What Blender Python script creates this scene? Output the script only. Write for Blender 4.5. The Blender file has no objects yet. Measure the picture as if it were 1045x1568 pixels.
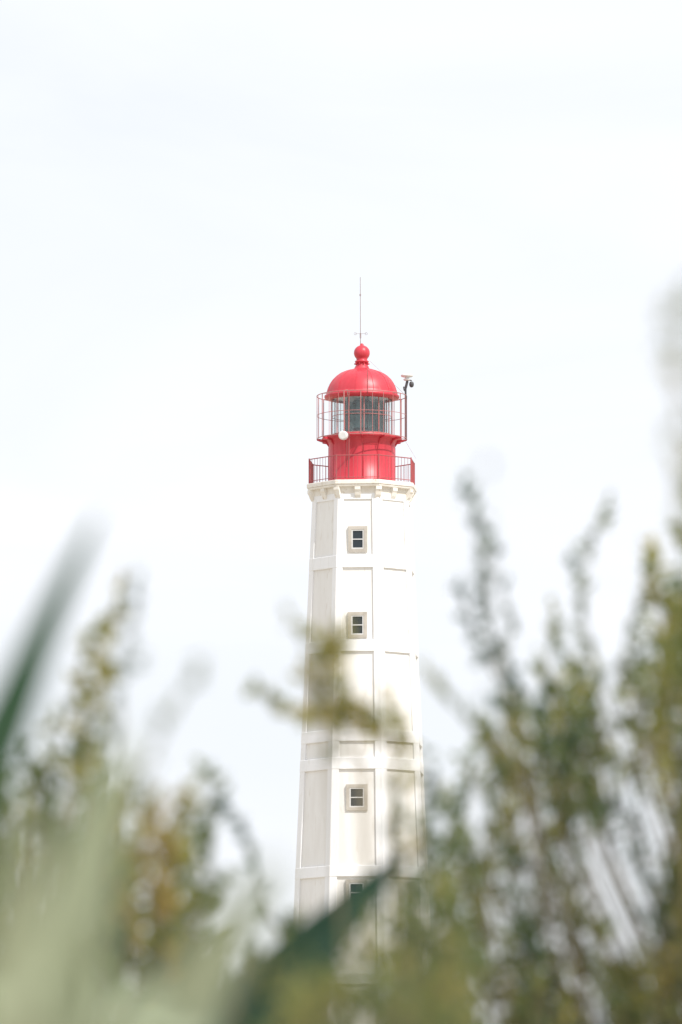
import bpy, math, random
from mathutils import Vector, Matrix, noise
random.seed(7)
R_=random.random
def U(a,b): return a+(b-a)*random.random()
scene=bpy.context.scene

# ------------------------------------------------------------------ camera
LENS=240.0; F=1568*LENS/36.0; TH=math.radians(7.0); CZ=1.2; D=308.0
cd=bpy.data.cameras.new("camera"); cam=bpy.data.objects.new("camera",cd)
scene.collection.objects.link(cam); scene.camera=cam
cam.location=(0,0,CZ); cam.rotation_euler=(math.pi/2+TH,0,0)
cd.lens=LENS; cd.sensor_width=36; cd.clip_start=0.1; cd.clip_end=8000
cd.dof.use_dof=True; cd.dof.focus_distance=309; cd.dof.aperture_fstop=8.0
scene.view_settings.view_transform='Standard'; scene.view_settings.look='None'; scene.view_settings.exposure=0

def at(x,y,d):            # survey of the photograph -> world metres at distance d
    v=(784-y)/F; u=(x-522.5)/F
    k=d/(math.cos(TH)-v*math.sin(TH))
    return Vector((u*k,d,CZ+k*(math.sin(TH)+v*math.cos(TH))))
S=D/math.cos(TH)/F        # metres per survey unit at the tower
TX=at(554.5,784,D).x
def H(y,near=0.0): return at(555,y,D-near).z

# ------------------------------------------------------------------ materials
def mat(name):
    m=bpy.data.materials.new(name); m.use_nodes=True; nt=m.node_tree
    return m,nt,nt.nodes["Principled BSDF"],nt.nodes.new,nt.links.new
def paint(name,c1,c2,rough=0.6,scale=1.2,streak=True,bump=0.15,dirt=None,dt=(.60,.74)):
    m,nt,b,N,L=mat(name)
    tc=N("ShaderNodeTexCoord"); mp=N("ShaderNodeMapping"); L(tc.outputs["Object"],mp.inputs[0])
    mp.inputs["Scale"].default_value=(1,1,0.18 if streak else 1)
    n=N("ShaderNodeTexNoise"); n.inputs["Scale"].default_value=scale*2; n.inputs["Detail"].default_value=6; n.inputs["Roughness"].default_value=.65
    L(mp.outputs[0],n.inputs["Vector"])
    r=N("ShaderNodeValToRGB"); r.color_ramp.elements[0].position=.35; r.color_ramp.elements[1].position=.62
    r.color_ramp.elements[0].color=(*c2,1); r.color_ramp.elements[1].color=(*c1,1)
    L(n.outputs[0],r.inputs[0]); out=r.outputs[0]
    if dirt:
        n3=N("ShaderNodeTexNoise"); n3.inputs["Scale"].default_value=7; n3.inputs["Detail"].default_value=8
        L(mp.outputs[0],n3.inputs["Vector"])
        r3=N("ShaderNodeValToRGB"); r3.color_ramp.elements[0].position=dt[0]; r3.color_ramp.elements[1].position=dt[1]
        L(n3.outputs[0],r3.inputs[0])
        mx=N("ShaderNodeMix"); mx.data_type='RGBA'; L(r3.outputs[0],mx.inputs[0]); L(out,mx.inputs[6]); mx.inputs[7].default_value=(*dirt,1)
        out=mx.outputs[2]
    L(out,b.inputs["Base Color"]); b.inputs["Roughness"].default_value=rough
    n2=N("ShaderNodeTexNoise"); n2.inputs["Scale"].default_value=14; n2.inputs["Detail"].default_value=5; L(tc.outputs["Object"],n2.inputs["Vector"])
    bp=N("ShaderNodeBump"); bp.inputs["Strength"].default_value=bump; bp.inputs["Distance"].default_value=.02
    L(n2.outputs[0],bp.inputs["Height"]); L(bp.outputs[0],b.inputs["Normal"])
    return m
M_white=paint("white_limewash",(.83,.83,.845),(.79,.795,.81),.75,dirt=(.74,.73,.72))
M_panel=paint("limewash_warm_bounce",(.785,.775,.76),(.745,.73,.71),.8,dirt=(.68,.65,.61))  # cream cast of warm reflected light mixed into the wall colour
M_corn=paint("cornice_stone",(.79,.765,.72),(.71,.66,.59),.8,streak=False,dirt=(.55,.48,.40))
M_stone=paint("window_surround_stone",(.50,.465,.42),(.40,.37,.33),.85,streak=False)
M_red=paint("red_gloss_paint",(.56,.040,.062),(.47,.030,.048),.42,bump=.06,dirt=(.49,.08,.09))
M_rail=paint("railing_red_paint",(.42,.07,.08),(.26,.09,.09),.5,streak=False,bump=0)
M_rail2=paint("weathered_railing_paint",(.46,.14,.14),(.34,.20,.19),.5,streak=False,bump=0)
M_steel=paint("grey_white_metal",(.72,.72,.72),(.6,.6,.6),.4,streak=False,bump=0)
M_dark=paint("dark_metal",(.06,.06,.065),(.04,.04,.04),.4,streak=False,bump=0)
M_sash=paint("sash_paint",(.66,.66,.66),(.6,.6,.6),.5,streak=False,bump=0)
m,nt,b,N,L=mat("window_glass"); b.inputs["Base Color"].default_value=(.02,.028,.035,1); b.inputs["Roughness"].default_value=.12; M_wg=m
m,nt,b,N,L=mat("lantern_glass"); M_lg=m
tr=N("ShaderNodeBsdfTransparent"); tr.inputs[0].default_value=(.90,.96,.96,1)
gl=N("ShaderNodeBsdfGlossy"); gl.inputs["Roughness"].default_value=.05
mx=N("ShaderNodeMixShader"); mx.inputs[0].default_value=.12; L(tr.outputs[0],mx.inputs[1]); L(gl.outputs[0],mx.inputs[2])
L(mx.outputs[0],nt.nodes["Material Output"].inputs[0])
M_lens=paint("fresnel_lens_glass",(.22,.33,.33),(.08,.14,.15),.10,streak=False)
M_blind=paint("lantern_blind",(.40,.49,.49),(.27,.36,.36),.6)

# ------------------------------------------------------------------ mesh helpers
class B:
    def __init__(s): s.v=[]; s.f=[]; s.t=[]
    def add(s,vs,fs,t=0.0):
        o=len(s.v); s.v.extend([tuple(v) for v in vs]); s.f.extend([tuple(i+o for i in f) for f in fs]); s.t.extend([t]*len(fs))
    def obj(s,name,mat,parent=None,smooth=False,loc=None,attr=False):
        me=bpy.data.meshes.new(name); me.from_pydata(s.v,[],s.f); me.update()
        if attr:
            a=me.attributes.new("tint",'FLOAT','FACE'); a.data.foreach_set("value",s.t)
        if smooth: me.polygons.foreach_set("use_smooth",[True]*len(me.polygons))
        for mm in (mat if isinstance(mat,list) else [mat]): me.materials.append(mm)
        o=bpy.data.objects.new(name,me); scene.collection.objects.link(o)
        if parent: o.parent=parent
        if loc: o.location=loc
        return o
    def tube(s,p,q,r,r2=None,n=8,caps=True):
        p=Vector(p); q=Vector(q); r2=r if r2 is None else r2
        d=(q-p).normalized(); a=d.orthogonal().normalized(); c=d.cross(a)
        vs=[];fs=[]
        for P,rr in((p,r),(q,r2)):
            for i in range(n):
                w=2*math.pi*i/n; vs.append(P+(a*math.cos(w)+c*math.sin(w))*rr)
        for i in range(n): fs.append((i,(i+1)%n,n+(i+1)%n,n+i))
        if caps: fs+= [tuple(range(n-1,-1,-1)),tuple(range(n,2*n))]
        s.add(vs,fs)
    def path(s,pts,r,n=6,closed=False):
        m=len(pts)
        for i in range(m if closed else m-1): s.tube(pts[i],pts[(i+1)%m],r,n=n)
    def box(s,c,ax,ay,az):
        vs=[c+ax*i+ay*j+az*k for i in(-1,1) for j in(-1,1) for k in(-1,1)]
        s.add(vs,[(0,1,3,2),(4,6,7,5),(0,4,5,1),(2,3,7,6),(0,2,6,4),(1,5,7,3)])
    def lathe(s,prof,n=64):
        vs=[];fs=[]
        for r,z in prof:
            for i in range(n):
                w=2*math.pi*i/n; vs.append((r*math.cos(w),r*math.sin(w),z))
        for j in range(len(prof)-1):
            for i in range(n): fs.append((j*n+i,j*n+(i+1)%n,(j+1)*n+(i+1)%n,(j+1)*n+i))
        s.add(vs,fs)
    def octa(s,z0,R0,z1,R1):
        vs=[];n=8
        for z,R in((z0,R0),(z1,R1)):
            for k in range(8):
                a=VA(k); vs.append((R*math.cos(a),R*math.sin(a),z))
        fs=[(i,(i+1)%n,n+(i+1)%n,n+i) for i in range(n)]+[tuple(range(7,-1,-1)),tuple(range(8,16))]
        s.add(vs,fs)
FA=math.radians(-95)
def VA(k): return FA+math.radians(22.5+45*k)
def pol(r,a,z): return Vector((r*math.cos(a),r*math.sin(a),z))

# ------------------------------------------------------------------ lighthouse
LH=bpy.data.objects.new("lighthouse",None); scene.collection.objects.link(LH); LH.location=(TX,D,0)
zt=H(764); Rt=79.5*S; SL=0.0465
REL=.09
def RO(z): return Rt+(zt-z)*SL
C8=math.cos(math.radians(22.5))
core=B(); z0=0
core.octa(0,RO(0)-REL/C8,zt+.25,RO(zt)-REL/C8)
core.obj("tower_wall",M_panel,LH)
rib=B()
for k in range(8):
    vs=[]
    for z in (0,zt):
        R=RO(z); V=pol(R,VA(k),z)
        d1=(pol(R,VA(k-1),z)-V).normalized(); d2=(pol(R,VA(k+1),z)-V).normalized()
        w=.27+.0035*(zt-z); inn=pol(-.26,VA(k),0)
        n1=pol(1,VA(k)-math.radians(22.5),0); n2=pol(1,VA(k)+math.radians(22.5),0)
        vs+= [V+d1*w-n1*.2, V+d1*w, V, V+d2*w, V+d2*w-n2*.2, V+inn]
    fs=[(i,(i+1)%6,6+(i+1)%6,6+i) for i in range(6)]+[(5,4,3,2,1,0),(6,7,8,9,10,11)]
    rib.add(vs,fs)
ro=rib.obj("corner_pilasters",M_white,LH)
bv=ro.modifiers.new("b",'BEVEL'); bv.width=.025; bv.segments=2
band=B(); ap=RO(35)*C8
def bandy(y0,y1,pro=-.012):
    a=H(y0,ap+.1); c=H(y1,ap+.1); band.octa(c,RO(c)-pro,a,RO(a)-pro)
for y0,y1 in((849,868),(979,997),(1117,1135),(1160,1178),(1326,1343),(1490,1508)): bandy(y0,y1)
for z in(12.0,7.0): band.octa(z,RO(z)+.012,z+.55,RO(z+.55)+.012)
band.octa(zt-.28,RO(zt)-.012,zt+.02,RO(zt)-.012)
band.octa(0.01,RO(0)+.4,1.2,RO(0)+.25)
bo=band.obj("string_courses",M_white,LH); bv=bo.modifiers.new("b",'BEVEL'); bv.width=.02; bv.segments=2
def window(y,k=0,hw=.44,hh=.60,nm="window"):
    z=H(y,ap); a=FA+math.radians(45*k); n=pol(1,a,0); t=pol(1,a+math.pi/2,0); zz=Vector((0,0,1))
    apo=RO(z)*C8-REL; c=n*apo+zz*z
    s=B(); w=.15
    dpt=.12
    s.box(c+t*(hw-w/2)-n*.02,t*(w/2),n*dpt,zz*hh); s.box(c-t*(hw-w/2)-n*.02,t*(w/2),n*dpt,zz*hh)
    s.box(c+zz*(hh-w/2)-n*.02,t*(hw-w),n*(dpt-.004),zz*(w/2)); s.box(c-zz*(hh-w/2)-n*.02,t*(hw-w),n*(dpt-.004),zz*(w/2))
    s.obj(nm+"_surround",M_stone,LH)
    g=B(); g.box(c+n*.03,t*(hw-w),n*.008,zz*(hh-w)); g.obj(nm+"_glass",M_wg,LH)
    f=B(); iw=hw-w; ih=hh-w; e=.028
    for sg in(-1,1):
        f.box(c+n*.05+t*sg*(iw-e),t*e,n*.03,zz*ih); f.box(c+n*.05+zz*sg*(ih-e),t*(iw-2*e),n*.028,zz*e)
    f.box(c+n*.05,t*(iw-2*e),n*.025,zz*.022)
    f.obj(nm+"_sash",M_sash,LH)
for i,y in enumerate((825,957,1222,1368)): window(y,0,.43 if y<1000 else .48,.59)
for y in(890,1150,1330): window(y,4)
door=B(); n=pol(1,FA,0);t=pol(1,FA+math.pi/2,0)
door.box(n*(RO(1.3)*C8+.22)+Vector((0,0,1.5)),t*.6,n*.1,Vector((0,0,1.3))); door.obj("door",M_red,LH)
# cornice + gallery
cor=B()
zg1=H(740,1.0); zg0=zg1-.30
cor.octa(zg0,86.5*S,zg0+.10,87.5*S); cor.octa(zg0+.10,88.5*S,zg1,88.5*S)
co=cor.obj("gallery_slab",M_corn,LH); bv=co.modifiers.new("b",'BEVEL'); bv.width=.03; bv.segments=2
cb=B()
def octpt(R,u,z):
    k=int(math.floor(u)); f=u-k; a=pol(R,VA(k),z); c=pol(R,VA(k+1),z); return a.lerp(c,f)
for i in range(16):
    u=i/2; P=octpt(1,u,0); a=math.atan2(P.y,P.x)
    t=pol(1,a+math.pi/2,0)
    ci=octpt(76*S,u,zg0); co_=octpt(86*S,u,zg0)
    hw=.13
    prof=[(0,0),(1,0),(1,-.14),(.80,-.22),(.6,-.38),(.38,-.48),(0,-.54)]
    vs=[]
    for sg in(-1,1):
        for f,dz in prof:
            p=ci.lerp(co_,f); vs.append(p+t*hw*sg+Vector((0,0,dz)))
    m_=len(prof); fs=[(j,(j+1)%m_,m_+(j+1)%m_,m_+j) for j in range(m_)]+[tuple(range(m_-1,-1,-1)),tuple(range(m_,2*m_))]
    cb.add(vs,fs)
cb.obj("cornice_corbels",M_corn,LH)
nk=B(); nk.octa(zt+.0,79*S,zg0,79.5*S); nk.obj("cornice_neck",M_corn,LH)
rl=B(); Rr=84.5*S; hr=1.12
for k in range(8):
    for z,r in((zg1+hr,.024),(zg1+.12,.016)): rl.tube(pol(Rr,VA(k),z),pol(Rr,VA(k+1),z),r)
for i in range(80):
    u=i/10; p=octpt(Rr,u,zg1); big=(i%10==0)
    rl.tube(p,p+Vector((0,0,hr+(.04 if big else 0))),.032 if big else .0095,n=6)
rl.obj("gallery_railing",M_rail,LH)
# red drum
dr=B(); zl=H(672,0.0)
r=51*S
dr.lathe([(r+.06,zg1),(r+.06,zg1+.14),(r,zg1+.18),(r,zl-.30),(r+.04,zl-.20),(r+.08,zl-.13),(r+.10,zl-.09),(60*S,zl-.07),(61*S,zl-.05),(61*S,zl+.03),(59*S,zl+.04),(47*S,zl+.04),(47.5*S,zl+.12),(46*S,zl+.14),(44*S,zl+.14)],72)
dr.obj("lantern_drum",M_red,LH,True)
bk=B()
for i in range(12):
    a=FA+.1+math.pi*2*i/12; t=pol(1,a+math.pi/2,0); n=pol(1,a,0)
    vs=[]
    for sg in(-1,1):
        for rr,dz in((r-.02,-.055),(69*S,-.035),(69*S,-.09),(r+.15,-.17),(r-.02,-.42)): vs.append(n*rr+t*.022*sg+Vector((0,0,zl+dz)))
    bk.add(vs,[(4,3,2,1,0),(5,6,7,8,9)]+[(j,(j+1)%5,5+(j+1)%5,5+j) for j in range(5)])
bk.obj("lantern_gallery_brackets",M_red,LH)
sm=B()
a=FA+.35
for da in(-.22,.22): sm.tube(pol(r+.012,a+da,zg1+.2),pol(r+.012,a+da,zg1+1.75),.018)
sm.path([pol(r+.012,a+.22-.044*i,zg1+1.75) for i in range(11)],.018)
for i in range(12):
    aa=FA+.1+math.pi*2*i/12; sm.tube(pol(r+.004,aa,zg1+.2),pol(r+.004,aa,zl-.4),.010)
sm.obj("drum_door_frame",M_red,LH)
# lantern railing
lr=B(); Rl=69*S; zb=H(672,0)-.02; ztp=H(607,0); zm=H(637,0)
for z,rad in((ztp,.020),(zm,.013),(zb,.022)):
    lr.path([pol(Rl,2*math.pi*i/48,z) for i in range(48)],rad,closed=True)
for i in range(24):
    a=FA+.06+2*math.pi*i/24
    lr.tube(pol(Rl,a,zb),pol(Rl,a,ztp),.022 if i%4==0 else .012,n=6)
    if i%4==0: lr.tube(pol(Rl,a,ztp),pol(54*S,a,ztp+.05),.015)
    if i%2==0: lr.tube(pol(Rl,a,zb),pol(60*S,a,zb+.02),.016)
lr.obj("lantern_railing",M_rail2,LH)
# glazing
zd=H(609,0)
g=B(); g.lathe([(45.5*S,zl+.12),(45.5*S,zd)],48); g.obj("lantern_glazing",M_lg,LH,True)
mu=B()
for i in range(12):
    a=FA+math.radians(9)+2*math.pi*i/12; mu.tube(pol(46*S,a,zl+.12),pol(46*S,a,zd+.05),.026,n=6)
zz_=(zl+.2+zd)/2-.05
for z_,rr in((zz_,.014),(zd-.04,.05),(zl+.15,.03)): mu.path([pol(46*S,2*math.pi*i/36,z_) for i in range(36)],rr,closed=True)
mu.obj("lantern_mullions",M_rail2,LH)
ln=B(); zc=(zl+.2+zd)/2+.05
prof=[]
for i in range(29):
    q=-1+2*i/28; rr=.62*math.sqrt(max(0,1-(q*.86)**2)); prof+= [(rr,zc+q*.66),(rr+.05,zc+q*.66+.012)]
ln.lathe([(.02,zc-.67)]+prof+[(.02,zc+.68)],40); ln.obj("fresnel_lens",M_lens,LH)
ps=B(); ps.lathe([(.3,zl-.0),(.3,zl+.1),(.45,zl+.2),(.45,zc-.68),(.1,zc-.69)],32)
for i in range(4):
    a=.4+i*math.pi/2; ps.tube(pol(.70,a,zl+.06),pol(.70,a,zd-.02),.03)
ps.obj("lens_pedestal",M_dark,LH)
lc=B(); lc.lathe([(.01,zl+.06),(46.5*S,zl+.06)],40); lc.obj("lantern_floor",M_steel,LH)
lc=B(); lc.lathe([(.01,zd-.02),(45*S,zd-.02)],40); lc.obj("lantern_ceiling",M_steel,LH)
bl=B()
vs=[];fs=[];nn=14
for i in range(nn+1):
    a=math.radians(35)+math.radians(90)*i/nn; vs+=[pol(43.5*S,a,zl+.14),pol(43.5*S,a,zd)]
for i in range(nn): fs.append((2*i,2*i+2,2*i+3,2*i+1))
bl.add(vs,fs); bl.obj("lantern_blinds",M_blind,LH,True)
# dome
dm=B(); zball=H(540.5,0)
pr=[(47,613),(52,612),(56,611),(57.5,609),(57.5,606.5),(55,605),(54.3,601),(52.5,595),(49.5,588.5),(45.5,582.5),(40,577),(33.5,572.5),(26,569.2),(19,567),(13,565.8),(11.5,564),(10.5,561.5),(8.2,559),(7.6,556.5),(10,555.3),(11,554),(10,552.6),(8,551.8)]
prof=[(a*S,H(y,0)) for a,y in pr]
for i in range(1,13):
    w=-math.pi/2+.62+ (math.pi-.62-.25)*i/12
    prof.append((12.3*S*math.cos(w),zball+12.0*S*math.sin(w)))
prof+=[(3*S,zball+12.2*S),(2.4*S,zball+14*S),(.5*S,zball+15*S)]
dm.lathe([(45.2*S,H(612.5,0))]+prof,72); dm.obj("dome",M_red,LH,True)
rb=B()
base=[(a,y) for a,y in pr if 565<y<606]
for i in range(12):
    a=FA+math.radians(24)+2*math.pi*i/12
    rb.path([pol((q)*S+.002,a,H(y,0)) for q,y in base],.012,n=6)
for i in range(10):
    a=2*math.pi*i/10; rb.tube(pol(8*S,a,H(557,0)),pol(11.8*S,a,H(557.5,0)),.03,n=6)
rb.obj("dome_ribs",M_red,LH)
# lightning rod
an=B(); zr=H(451,0); zq=H(527,0)
an.tube((-.06,0,zq-.1),(-.07,0,zr+.8),.018,.012); an.tube((-.07,0,zr+.8),(-.07,0,zr),.012,.008)
an.tube((-.07,0,zr-.06),(-.07,0,zr+.02),.035,n=8)
za=H(511,0)
an.tube((-.30,0,za),(.20,0,za),.008); an.tube((-.06,-.25,za),(-.06,.25,za),.008)
for c in(-.30,.20): an.path([Vector((c+.055*math.cos(w*math.pi/5),0,za+.055*math.sin(w*math.pi/5))) for w in range(10)],.008,closed=True)
an.tube((-.06,0,za-.2),(-.06,0,za+.02),.035)
an.obj("lightning_rod",paint("rod_metal",(.34,.27,.27),(.25,.2,.2),.5,streak=False,bump=0),LH)
cbz=B()
pts=[pol(q*S+.035,FA+math.radians(5)+math.asin(min(.9,8.5/max(q,9.4))),H(y,0)) for q,y in pr if 560<y<612][::-1]
cbz.path(pts,.013)
cbz.obj("conductor_cable",M_rail,LH)
def TP(x,y,near):
    p=at(x,y,D-near); return p-Vector((TX,D,0))
pp=B()
pp.tube(TP(527,598,2.05),TP(527.5,664,2.05),.028)
pp.path([TP(527.5,598,2.05),TP(532,597,1.7),TP(533,606,1.6)],.022)
for (a_,b_) in(((566,552,0),(622,606,0)),((619,672,0),(637,702,0))): pp.tube(TP(*a_),TP(*b_),.005,n=5)
pp.obj("service_pipes",M_rail2,LH)
p2=B(); p2.tube(TP(535,663,1.9),TP(534,732,1.58),.03); p2.tube(TP(531.5,668,1.9),TP(531,715,1.56),.015); p2.obj("drum_downpipe",M_rail,LH)
dsh=B(); c=TP(527,667,2.15); nrm=Vector((-.25,-.95,-.05)).normalized()
dsh.tube(c,c+nrm*.22,.205,.205,n=28); dsh.tube(c+nrm*.22,c+nrm*.26,.205,.16,n=28); dsh.tube(c-nrm*.12,c,.08,.19,n=20)
dsh.obj("drum_antenna",M_steel,LH)
dk=B(); dk.tube(c-nrm*.3,c-nrm*.1,.05); dk.tube(c-nrm*.25,TP(527,658,2.0),.04); dk.obj("antenna_bracket",M_rail,LH)
ms=B(); ms.tube(TP(621.5,672,.4),TP(621.5,592,.4),.045); ms.tube(TP(621.5,594,.4),TP(624,584,.4),.06); ms.tube(TP(624,586,.4),TP(624,577,.4),.05)
ms.tube(TP(624,581,.4),TP(631,583,.4),.03)
ms.path([TP(621.5,600,.4),TP(619,597,.4),TP(618.5,592,.4)],.03)
ms.obj("instrument_mast",M_dark,LH)
hd=B(); c=TP(623.5,575.5,.4)
hd.lathe([(.01,.10),(.14,.09),(.26,.05),(.28,.02),(.27,-.03),(.2,-.06),(.1,-.07),(.09,-.12),(.16,-.15),(.17,-.18),(.12,-.22),(.01,-.23)],24)
hd.obj("radar_dome",M_steel,LH,True,loc=c)
cm=B(); c=TP(630.5,589,.4)
cm.lathe([(.01,.14),(.07,.13),(.10,.08),(.11,0),(.09,-.08),(.05,-.12),(.01,-.13)],16); cm.obj("security_camera",M_dark,LH,True,loc=c)

# ------------------------------------------------------------------ foliage
def foliage_mat(name,stops,transl=.46,rough=.6):
    m,nt,b,N,L=mat(name)
    at_=N("ShaderNodeAttribute"); at_.attribute_name="tint"
    tc=N("ShaderNodeTexCoord"); n=N("ShaderNodeTexNoise"); n.inputs["Scale"].default_value=9; n.inputs["Detail"].default_value=3
    L(tc.outputs["Object"],n.inputs["Vector"])
    ma=N("ShaderNodeMath"); ma.operation='MULTIPLY_ADD'; L(n.outputs[0],ma.inputs[0]); ma.inputs[1].default_value=.9
    m2=N("ShaderNodeMath"); m2.operation='SUBTRACT'; L(at_.outputs["Fac"],m2.inputs[0]); m2.inputs[1].default_value=.45
    L(m2.outputs[0],ma.inputs[2])
    r=N("ShaderNodeValToRGB"); cr=r.color_ramp
    cr.elements[0].position=stops[0][0]; cr.elements[0].color=(*stops[0][1],1)
    cr.elements[1].position=stops[-1][0]; cr.elements[1].color=(*stops[-1][1],1)
    for p,c in stops[1:-1]: e=cr.elements.new(p); e.color=(*c,1)
    L(ma.outputs[0],r.inputs[0]); L(r.outputs[0],b.inputs["Base Color"]); b.inputs["Roughness"].default_value=rough
    b.inputs["Specular IOR Level"].default_value=.25
    t=N("ShaderNodeBsdfTranslucent"); L(r.outputs[0],t.inputs[0])
    mx=N("ShaderNodeMixShader"); mx.inputs[0].default_value=transl; L(b.outputs[0],mx.inputs[1]); L(t.outputs[0],mx.inputs[2])
    L(mx.outputs[0],nt.nodes["Material Output"].inputs[0]); return m
ST=[(0,(.055,.105,.078)),(.25,(.10,.150,.068)),(.5,(.20,.235,.075)),(.72,(.42,.37,.11)),(1,(.36,.25,.10))]
M_fol=foliage_mat("shrub_foliage",ST)
M_bark=paint("shrub_bark",(.18,.15,.09),(.11,.09,.05),.9,scale=20,streak=False)

def cat(pts,n):
    P=[Vector(p) for p in pts]; P=[P[0]*2-P[1]]+P+[P[-1]*2-P[-2]]; out=[]
    for i in range(1,len(P)-2):
        for j in range(n):
            t=j/n; a,b_,c,d=P[i-1],P[i],P[i+1],P[i+2]
            out.append(.5*((2*b_)+(c-a)*t+(2*a-5*b_+4*c-d)*t*t+(3*b_-a-3*c+d)*t**3))
    out.append(P[-2]); return out
def leaf(L_,p,d,ln,w,t):
    s=d.cross(Vector((U(-1,1),U(-1,1),U(-1,1))))
    if s.length<1e-4: return
    s.normalize(); nn=d.cross(s)*ln*.12
    L_.add([p,p+d*ln*.5+s*w+nn,p+d*ln,p+d*ln*.5-s*w+nn],[(0,1,2,3)],t)
def rv():
    while 1:
        v=Vector((U(-1,1),U(-1,1),U(-1,1)))
        if .05<v.length<1: return v.normalized()
def twig(L_,W,p,d,ln,sc,tint,dens=1.0):
    q=p.copy(); d=d.normalized(); n=max(3,int(ln/.011)); st=ln/n; start=q.copy()
    for i in range(n):
        d=(d+rv()*.09+Vector((0,0,.03))).normalized(); q2=q+d*st
        for k in range(3):
            if R_()<dens*.9:
                ld=(d*U(.5,1.2)+rv()*.75).normalized()
                leaf(L_,q2,ld,sc*U(.7,1.3),sc*U(.20,.36),tint+U(-.16,.16))
        q=q2
    W.tube(start,q,.0010,.0005,n=3,caps=False)
def shoot(L_,W,pts,sc=.014,tint=.4,dens=1.0,tw=.06,gap=.028,r=.0028,grow=None,bare=0.0):
    P=cat(pts,8); tot=sum((P[i+1]-P[i]).length for i in range(len(P)-1))
    acc=0; done=0
    for i in range(len(P)-1):
        a,b_=P[i],P[i+1]; l=(b_-a).length; f=done/tot
        W.tube(a,b_,r*(1-f*.75),r*(1-(f+l/tot)*.75),n=4,caps=False)
        d=(b_-a).normalized(); acc+=l; done+=l
        while acc>gap:
            acc-=gap
            if f<bare: continue
            p=a.lerp(b_,R_())
            dd=(d*U(.5,1.1)+rv()*.7+Vector((0,0,.25)))
            twig(L_,W,p,dd,tw*U(.4,1.1)*(1.1-.6*f),sc,tint,dens)
    twig(L_,W,P[-2],(P[-1]-P[-2]),tw*.8,sc,tint,dens)

def shrub(name,base,shoots,fills,ntr=7,mat_=None):
    E=bpy.data.objects.new(name,None); scene.collection.objects.link(E)
    L_=B(); W=B(); base=Vector(base)
    nodes=[]
    cx=[s[0][0] for s in shoots]+[f[0] for f in fills]
    random.shuffle(cx)
    for k in range(ntr):
        g=cx[k%len(cx)]; tgt=base.lerp(Vector(g),.74)+Vector((U(-.05,.05),U(-.1,.1),-.18))
        md=base.lerp(tgt,.5)+Vector((U(-.12,.12),U(-.12,.12),.1))
        P=cat([base+Vector((U(-.08,.08),U(-.08,.08),0)),md,tgt],7); nodes+=P[5:]
        for i in range(len(P)-1):
            f=i/(len(P)-1); W.tube(P[i],P[i+1],.022*(1-f*.8),.022*(1-(f+.07)*.8),n=6,caps=False)
    def near(p): return min(nodes,key=lambda q:(q-p).length+(0 if q.z<p.z-.03 else 1.5))
    for pts,kw in shoots:
        r0=Vector(pts[0]); nd=near(r0)
        P=cat([nd,nd.lerp(r0,.5)+Vector((0,0,-.01)),r0],4)
        for i in range(len(P)-1): W.tube(P[i],P[i+1],.0035,.0030,n=4,caps=False)
        shoot(L_,W,pts,**kw)
    for tip,kw in fills:
        tip=Vector(tip); nd=near(tip); dirn=(nd-tip); ln=min(dirn.length,U(.14,.26)); dirn.normalize()
        dirn=(dirn+Vector((0,0,-.9))+rv()*.35).normalized(); st=tip+dirn*ln
        mid=tip.lerp(st,.5)+rv()*.03
        W.tube(nd,st,.0024,.0018,n=4,caps=False)
        shoot(L_,W,[st,mid,tip],**kw)
    L_.obj("leaves",mat_ or M_fol,E,attr=True); W.obj("branches",M_bark,E)
    return E
def interp(tab,x):
    if x<=tab[0][0]: return tab[0][1]
    for (a,b_),(c,d) in zip(tab,tab[1:]):
        if x<=c: return b_+(d-b_)*(x-a)/(c-a)
    return tab[-1][1]

# --- right-hand shrub -------------------------------------------------
cont=[(620,1440),(665,1260),(700,1190),(730,1140),(760,1090),(790,1060),(830,1020),(870,990),(910,985),(960,1000),(1000,960),(1050,870),(1150,880),(1500,950),(2200,1500)]
gaps=[(1010,1110,36,44),(850,1175,26,30),(748,1215,28,42),(915,1285,34,38),(730,1470,36,62),(965,1360,28,38),(720,1560,32,40),(725,1385,20,20),(940,1050,20,22),(830,1320,16,18),(800,1210,16,20),(935,1180,14,16),(860,1400,12,14),(1010,1250,14,14)]
fills=[]
tries=0
while len(fills)<450 and tries<12000:
    tries+=1
    vis=R_()<.82
    x=U(625,1110) if vis else U(1110,2200); top=interp(cont,x)
    y=top+(R_()**.8)*(620 if vis else 1400)+10; d=U(9.4,10.7)
    if any(((x-a)/(c+14))**2+((y-45-b_)/(e+42))**2<1 for a,b_,c,e in gaps): continue
    if noise.noise(Vector((x*.014,y*.014,d*.8)))<-.14: continue
    t=.32+.65*noise.noise(Vector((x*.009,y*.009,3)))+ (.14 if y-top<80 else 0)
    fills.append((at(x,y,d),dict(sc=U(.015,.022),tint=t,tw=U(.04,.065),gap=.030 if vis else .07,dens=.8 if vis else .5)))
def sh(l,d,**k): return ([at(x,y,d) for x,y in l],k)
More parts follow.
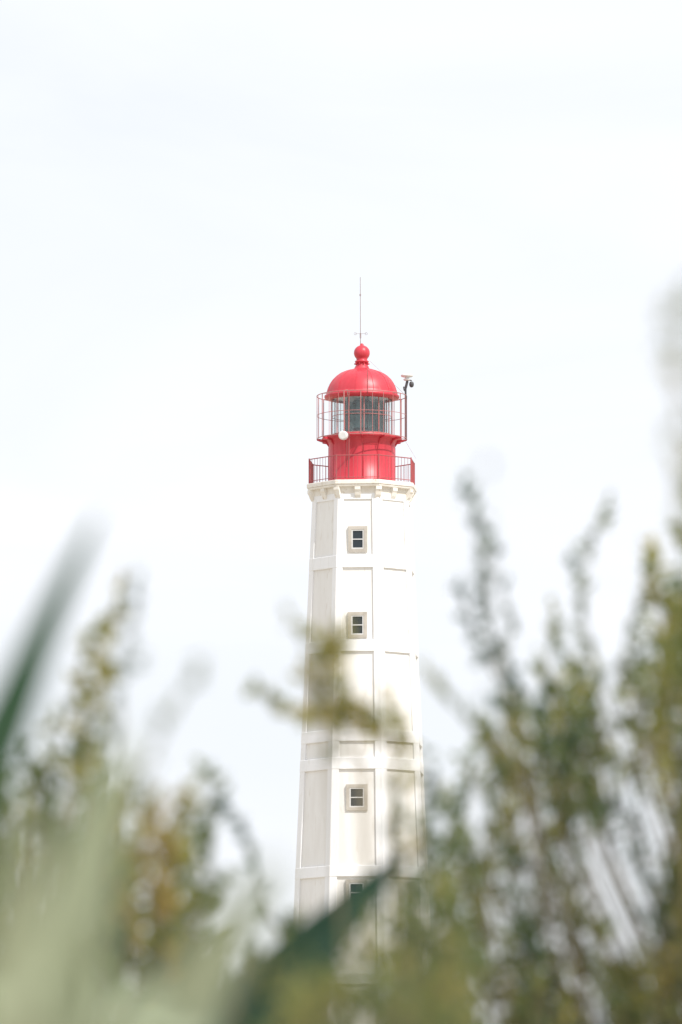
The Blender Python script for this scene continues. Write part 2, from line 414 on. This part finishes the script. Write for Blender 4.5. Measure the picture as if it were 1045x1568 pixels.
shoots=[
 sh([(800,1130),(775,1050),(752,960),(748,880),(735,800),(722,765)],9.6,sc=.019,tint=.05,tw=.035,gap=.020,dens=.95),
 sh([(775,1060),(745,1010),(722,950),(710,915)],9.7,sc=.018,tint=.08,tw=.03,gap=.026,dens=.9),
 sh([(770,1040),(782,960),(770,905),(760,850)],9.9,sc=.016,tint=.08,tw=.03,gap=.03,dens=.8),
 sh([(930,1080),(905,1000),(893,930),(900,860),(921,795)],9.8,sc=.019,tint=.3,tw=.04,gap=.024,dens=.9),
 sh([(950,1060),(960,980),(975,930),(985,880)],10.2,sc=.018,tint=.3,tw=.04,gap=.03,dens=.85),
 sh([(1000,1080),(1020,1000),(1010,930),(1000,870)],10.0,sc=.022,tint=.62,tw=.05,gap=.02,dens=.95),
 sh([(1020,1100),(1035,1010),(1020,950),(1008,900)],9.9,sc=.022,tint=.6,tw=.05,gap=.02,dens=.95),
 sh([(860,1120),(850,1060),(838,1030),(845,960)],10.1,sc=.018,tint=.55,tw=.05,gap=.024,dens=.8),
 sh([(1050,1100),(1060,960),(1045,840),(1050,760)],9.7,sc=.02,tint=.4,tw=.05,gap=.022,dens=.9),
 sh([(790,1170),(740,1130),(700,1085),(660,1045)],8.2,sc=.016,tint=.4,tw=.03,gap=.024,dens=.9),
 sh([(740,1400),(700,1310),(680,1240),(668,1190)],9.5,sc=.018,tint=.25,tw=.06,gap=.026,dens=.8),
 sh([(720,1420),(670,1360),(650,1290),(655,1230)],9.5,sc=.018,tint=.2,tw=.05,gap=.026,dens=.8),
]
shrub("tamarisk_shrub",(1.05,10.0,0),shoots,fills,9)

# --- centre shrub in front of the tower -------------------------------
fills=[]
cont2=[(400,1600),(450,1530),(500,1480),(560,1430),(610,1380),(660,1350),(700,1390),(760,1520)]
for i in range(125):
    x=U(420,735); y=interp(cont2,x)+U(0,300)
    fills.append((at(x,y,U(5.8,8.4)),dict(sc=U(.013,.018),tint=U(.15,.60),tw=.04,gap=.032,dens=.7)))
shoots=[
 sh([(640,1620),(625,1480),(618,1350),(612,1230),(590,1140),(555,1105),(525,1060),(505,1000),(490,985)],8.6,sc=.018,tint=.66,tw=.034,gap=.018,dens=.9),
 sh([(600,1145),(560,1120),(510,1105),(460,1100),(425,1090),(402,1068)],8.6,sc=.018,tint=.70,tw=.022,gap=.014,dens=1),
 sh([(560,1165),(520,1135),(485,1085),(478,1030),(500,995)],8.5,sc=.020,tint=.62,tw=.040,gap=.013,dens=1),
 sh([(545,1120),(530,1070),(515,1030),(520,1000)],8.5,sc=.020,tint=.60,tw=.036,gap=.014,dens=1),
 sh([(600,1150),(580,1110),(560,1090),(545,1085)],8.5,sc=.019,tint=.7,tw=.036,gap=.013,dens=1),
 sh([(640,1170),(622,1140),(605,1115),(596,1090)],8.6,sc=.018,tint=.70,tw=.032,gap=.016,dens=1),
 sh([(500,1060),(480,1010),(462,980),(448,955)],7.6,sc=.013,tint=.5,tw=.025,gap=.03,dens=.7),
 sh([(615,1330),(640,1270),(630,1180),(600,1100)],8.5,sc=.015,tint=.6,tw=.028,gap=.03,dens=.7),
 sh([(625,1480),(600,1400),(595,1320),(604,1250)],8.3,sc=.017,tint=.05,tw=.05,gap=.020,dens=.95),
 sh([(640,1560),(650,1450),(640,1350),(655,1290)],8.3,sc=.017,tint=.1,tw=.05,gap=.022,dens=.9),
 sh([(680,1560),(665,1450),(670,1380),(690,1310)],8.6,sc=.017,tint=.25,tw=.05,gap=.025,dens=.85),
]
shrub("coastal_shrub",(.15,8.3,0),shoots,fills,4)

# --- left shrub -------------------------------------------------------
cont3=[(-400,1200),(-60,1180),(40,1150),(120,1100),(190,1140),(230,1220),(300,1260),(350,1300),(400,1330),(440,1400),(520,1460),(560,1520)]
fills=[]; tries=0
while len(fills)<320 and tries<7000:
    tries+=1
    x=U(-60,560) if R_()<.84 else U(-900,-60); top=interp(cont3,x); y=top+R_()*460+10; d=U(8.2,10.2)
    if ((x-345)/36)**2+((y-1370)/55)**2<1 or noise.noise(Vector((x*.012,y*.012,d+9)))<-.15: continue
    bx=math.exp(-((x-225)/60)**2-((y-1340)/100)**2)
    fills.append((at(x,y,d),dict(sc=U(.015,.022),tint=.26+.32*bx+.5*noise.noise(Vector((x*.01,y*.01,7))),tw=U(.04,.065),gap=.030,dens=.8)))
shoots=[
 sh([(110,1220),(135,1130),(150,1050),(165,980),(180,935)],8.8,sc=.020,tint=.62,tw=.045,gap=.018,dens=.95),
 sh([(60,1250),(90,1140),(120,1050),(130,1000)],8.8,sc=.020,tint=.5,tw=.05,gap=.022,dens=.9),
 sh([(130,1250),(125,1140),(140,1080),(155,1020)],8.7,sc=.020,tint=.58,tw=.05,gap=.02,dens=.9),
 sh([(160,1250),(180,1120),(185,1020),(200,925)],6.6,sc=.014,tint=.15,tw=.035,gap=.024,dens=.85),
 sh([(180,1300),(220,1180),(260,1100),(290,1050)],5.6,sc=.011,tint=.3,tw=.03,gap=.024,dens=.8),
 sh([(440,1460),(400,1360),(375,1290),(352,1240)],9.2,sc=.018,tint=.0,tw=.035,gap=.022,dens=.9),
 sh([(300,1420),(320,1340),(325,1260),(320,1200)],8.8,sc=.018,tint=.35,tw=.04,gap=.022,dens=.85),
 sh([(250,1420),(265,1340),(262,1290),(275,1250)],8.5,sc=.020,tint=.68,tw=.05,gap=.020,dens=.9),
 sh([(200,1460),(205,1380),(225,1320),(235,1290)],8.5,sc=.020,tint=.84,tw=.05,gap=.020,dens=.9),
 sh([(225,1480),(230,1400),(245,1330),(255,1270)],8.5,sc=.020,tint=.78,tw=.05,gap=.022,dens=.9),
]
shrub("tamarisk_shrub",(-.75,9.6,0),shoots,fills,6)

# --- nearer shrub just right of the frame, softly out of focus ---------
fills=[]
for i in range(60):
    x=U(1095,1900); y=U(650,1500)+max(0,x-1300)*.4
    fills.append((at(x,y,U(4.7,5.6)),dict(sc=.012,tint=U(.25,.6),tw=.04,gap=.03,dens=.7)))
shoots=[
 sh([(1110,900),(1080,760),(1046,620),(1050,440)],4.6,sc=.011,tint=.45,tw=.018,gap=.018,dens=.6),
 sh([(1110,760),(1075,640),(1036,560),(1025,490)],4.6,sc=.010,tint=.45,tw=.014,gap=.020,dens=.5),
 sh([(1120,950),(1080,850),(1050,780),(1035,700)],4.8,sc=.012,tint=.55,tw=.022,gap=.018,dens=.7),
]
shrub("sea_heath_shrub",(.75,5.3,0),shoots,fills,5)
fills=[]
for i in range(64):
    x=U(400,740); y=U(1470,1720)
    fills.append((at(x,y,U(4.4,5.8)),dict(sc=.012,tint=U(.2,.65),tw=.03,gap=.028,dens=.55)))
shoots=[sh([(760,1600),(755,1200),(748,900),(742,690)],5.0,sc=.008,tint=.2,tw=.008,gap=.035,dens=.3,r=.0008),
 sh([(540,1650),(560,1550),(545,1470),(560,1420)],5.5,sc=.011,tint=.5,tw=.03,gap=.024,dens=.7),
 sh([(610,1650),(620,1560),(630,1480),(622,1420)],5.5,sc=.011,tint=.45,tw=.03,gap=.024,dens=.7),
 sh([(660,1650),(680,1550),(700,1480),(690,1400)],5.5,sc=.011,tint=.4,tw=.03,gap=.024,dens=.7)]
shrub("sea_heath_shrub",(.08,5.5,0),shoots,fills,3)

# ------------------------------------------------------------------ agaves
def agave_mat(name,c1,c2):
    m,nt,b,N,L=mat(name)
    tc=N("ShaderNodeTexCoord"); mp=N("ShaderNodeMapping"); L(tc.outputs["Object"],mp.inputs[0]); mp.inputs["Scale"].default_value=(9,9,2)
    n=N("ShaderNodeTexNoise"); n.inputs["Scale"].default_value=2; n.inputs["Detail"].default_value=5; L(mp.outputs[0],n.inputs["Vector"])
    r=N("ShaderNodeValToRGB"); r.color_ramp.elements[0].position=.3; r.color_ramp.elements[1].position=.7
    r.color_ramp.elements[0].color=(*c1,1); r.color_ramp.elements[1].color=(*c2,1)
    L(n.outputs[0],r.inputs[0]); L(r.outputs[0],b.inputs["Base Color"]); b.inputs["Roughness"].default_value=.7; b.inputs["Specular IOR Level"].default_value=.15
    t=N("ShaderNodeBsdfTranslucent"); L(r.outputs[0],t.inputs[0])
    mx=N("ShaderNodeMixShader"); mx.inputs[0].default_value=.1; L(b.outputs[0],mx.inputs[1]); L(t.outputs[0],mx.inputs[2])
    L(mx.outputs[0],nt.nodes["Material Output"].inputs[0]); return m
M_agL=agave_mat("agave_pale_glaucous",(.38,.44,.30),(.52,.57,.42))
M_agD=agave_mat("agave_shaded_green",(.014,.038,.024),(.024,.055,.036))  # dark green leaf, deepened in colour for the shadow on its underside
M_agM=agave_mat("agave_mid_green",(.055,.130,.080),(.10,.19,.115))
def blade(Bd,pts,W,L0,face,thick=.008,ex=.75):
    P=cat(pts,10); n=len(P); cum=[0]
    for i in range(1,n): cum.append(cum[-1]+(P[i]-P[i-1]).length)
    vs=[];fs=[];m_=9; face=Vector(face)
    for i,p in enumerate(P):
        d=(P[min(i+1,n-1)]-P[max(i-1,0)]).normalized(); s=d.cross(face).normalized(); u=s.cross(d)
        dt=cum[-1]-cum[i]; w=W*min(1,(dt/L0))**ex*(.75+.25*min(1,cum[i]/(.3*cum[-1]))) + .0008
        row=[]
        for j in range(m_):
            q=-1+2*j/(m_-1); row.append(p+s*q*w+u*(abs(q)**1.6)*w*.35)
        low=[]
        for j in range(1,m_-1):
            q=-1+2*j/(m_-1); low.append(p+s*q*w+u*((abs(q)**1.6)*w*.35-(1-q*q)*min(thick+w*.15,w)))
        vs+=row+low[::-1]
    c=m_+m_-2
    for i in range(n-1):
        for j in range(c): fs.append((i*c+j,i*c+(j+1)%c,(i+1)*c+(j+1)%c,(i+1)*c+j))
    fs.append(tuple(range(c)))
    Bd.add(vs,fs)
def agave(name,base,explicit,nring,maxz,mat_,Wd=.07):
    E=bpy.data.objects.new(name,None); scene.collection.objects.link(E); base=Vector(base)
    Bd=B()
    for pts,W,L0,face in explicit: blade(Bd,[base+Vector((0,0,.08))]+pts,W,L0,face)
    for i in range(nring):
        a=i*2.39996; el=.25+.75*(i/nring); ln=maxz*U(.75,.95)/max(.55,math.sin(el))
        ln=min(ln,maxz*1.2)
        o=Vector((math.cos(a),math.sin(a),0)); up=Vector((0,0,1))
        tip=base+o*ln*math.cos(el)+up*min(maxz,ln*math.sin(el))
        mid=base+o*ln*.5*math.cos(el)*.75+up*min(maxz*.6,ln*.6*math.sin(el)+.08)
        blade(Bd,[base+o*.05+up*.05,mid,tip],Wd,ln*.6,up*1.0-o*.6)
    Bd.obj("leaves",mat_,E,smooth=True)
    st=B(); st.tube(base-Vector((0,0,.03)),base+Vector((0,0,.22)),.13,.08,n=12); st.obj("stem",M_bark,E)
A=at
agave("agave",(-.55,3.8,0),[
  ([Vector((-.36,3.7,.8)),A(25,1720,3.5),A(100,1440,3.45),A(190,1110,3.4)],.026,.16,(.35,-1,.35)),
  ([Vector((-.26,3.6,.8)),A(180,1760,3.4),A(290,1540,3.35),A(430,1310,3.3)],.023,.13,(.35,-1,.5)),
  ([Vector((-.40,3.6,.8)),A(-60,1740,3.2),A(-5,1500,3.15),A(60,1220,3.1)],.018,.14,(.35,-1,.3)),
 ],20,.95,M_agL)
agave("agave",(-.62,8.2,0),[
  ([Vector((-.45,8.2,.9)),A(215,1740,8.2),A(415,1520,8.25),A(616,1308,8.3)],.042,.24,(-.2,-1,-.35)),
 ],20,.95,M_agD)
agave("agave",(-.75,5.2,0),[
  ([Vector((-.60,5.2,.8)),A(-125,1420,5.0),A(-18,1170,4.95),A(66,970,4.9),A(150,790,4.85)],.0165,.20,(.1,-1,.2)),
  ([Vector((-.65,5.1,.8)),A(-150,1460,4.8),A(-50,1260,4.75),A(30,1090,4.7),A(105,880,4.65)],.013,.2,(.3,-1,.2)),
 ],20,.95,M_agM)

# ------------------------------------------------------------------ ground
gb=B(); gb.add([(-4000,-4000,0),(4000,-4000,0),(4000,4000,0),(-4000,4000,0)],[(0,1,2,3)])
gb.obj("sandy_ground",paint("dune_sand",(.45,.40,.32),(.34,.30,.23),.95,scale=.5,streak=False,dirt=(.14,.15,.08)))

# ------------------------------------------------------------------ light
SE=math.radians(50); AZ=math.radians(42)
sd=Vector((math.cos(SE)*math.sin(AZ),-math.cos(SE)*math.cos(AZ),math.sin(SE)))
sl=bpy.data.lights.new("sun",'SUN'); so=bpy.data.objects.new("sun",sl); scene.collection.objects.link(so)
sl.energy=4.6; sl.angle=math.radians(.5); sl.color=(1,.955,.89); so.rotation_euler=sd.to_track_quat('Z','Y').to_euler()
w=bpy.data.worlds.new("World"); scene.world=w; w.use_nodes=True; nt=w.node_tree; N=nt.nodes.new; L=nt.links.new
bg=nt.nodes["Background"]; bg.inputs[1].default_value=.1
sky=N("ShaderNodeTexSky"); sky.sky_type='NISHITA'; sky.sun_disc=False; sky.sun_elevation=SE; sky.sun_rotation=math.pi-AZ; sky.dust_density=1.0
tc=N("ShaderNodeTexCoord"); mp=N("ShaderNodeMapping"); mp.inputs["Scale"].default_value=(5,5,16); mp.inputs["Rotation"].default_value=(0,.25,0); L(tc.outputs["Generated"],mp.inputs[0])
n=N("ShaderNodeTexNoise"); n.inputs["Scale"].default_value=1.6; n.inputs["Detail"].default_value=5; n.inputs["Roughness"].default_value=.5; n.inputs["Distortion"].default_value=.6; L(mp.outputs[0],n.inputs["Vector"])
mr=N("ShaderNodeMapRange"); mr.inputs[1].default_value=.3; mr.inputs[2].default_value=.62; mr.inputs[3].default_value=.86; mr.inputs[4].default_value=.99; L(n.outputs[0],mr.inputs[0])
mx=N("ShaderNodeMix"); mx.data_type='RGBA'; L(mr.outputs[0],mx.inputs[0]); L(sky.outputs[0],mx.inputs[6]); mx.inputs[7].default_value=(10.1,10.4,10.9,1)
L(mx.outputs[2],bg.inputs[0])
print("faces",sum(len(o.data.polygons) for o in scene.objects if o.type=='MESH'))
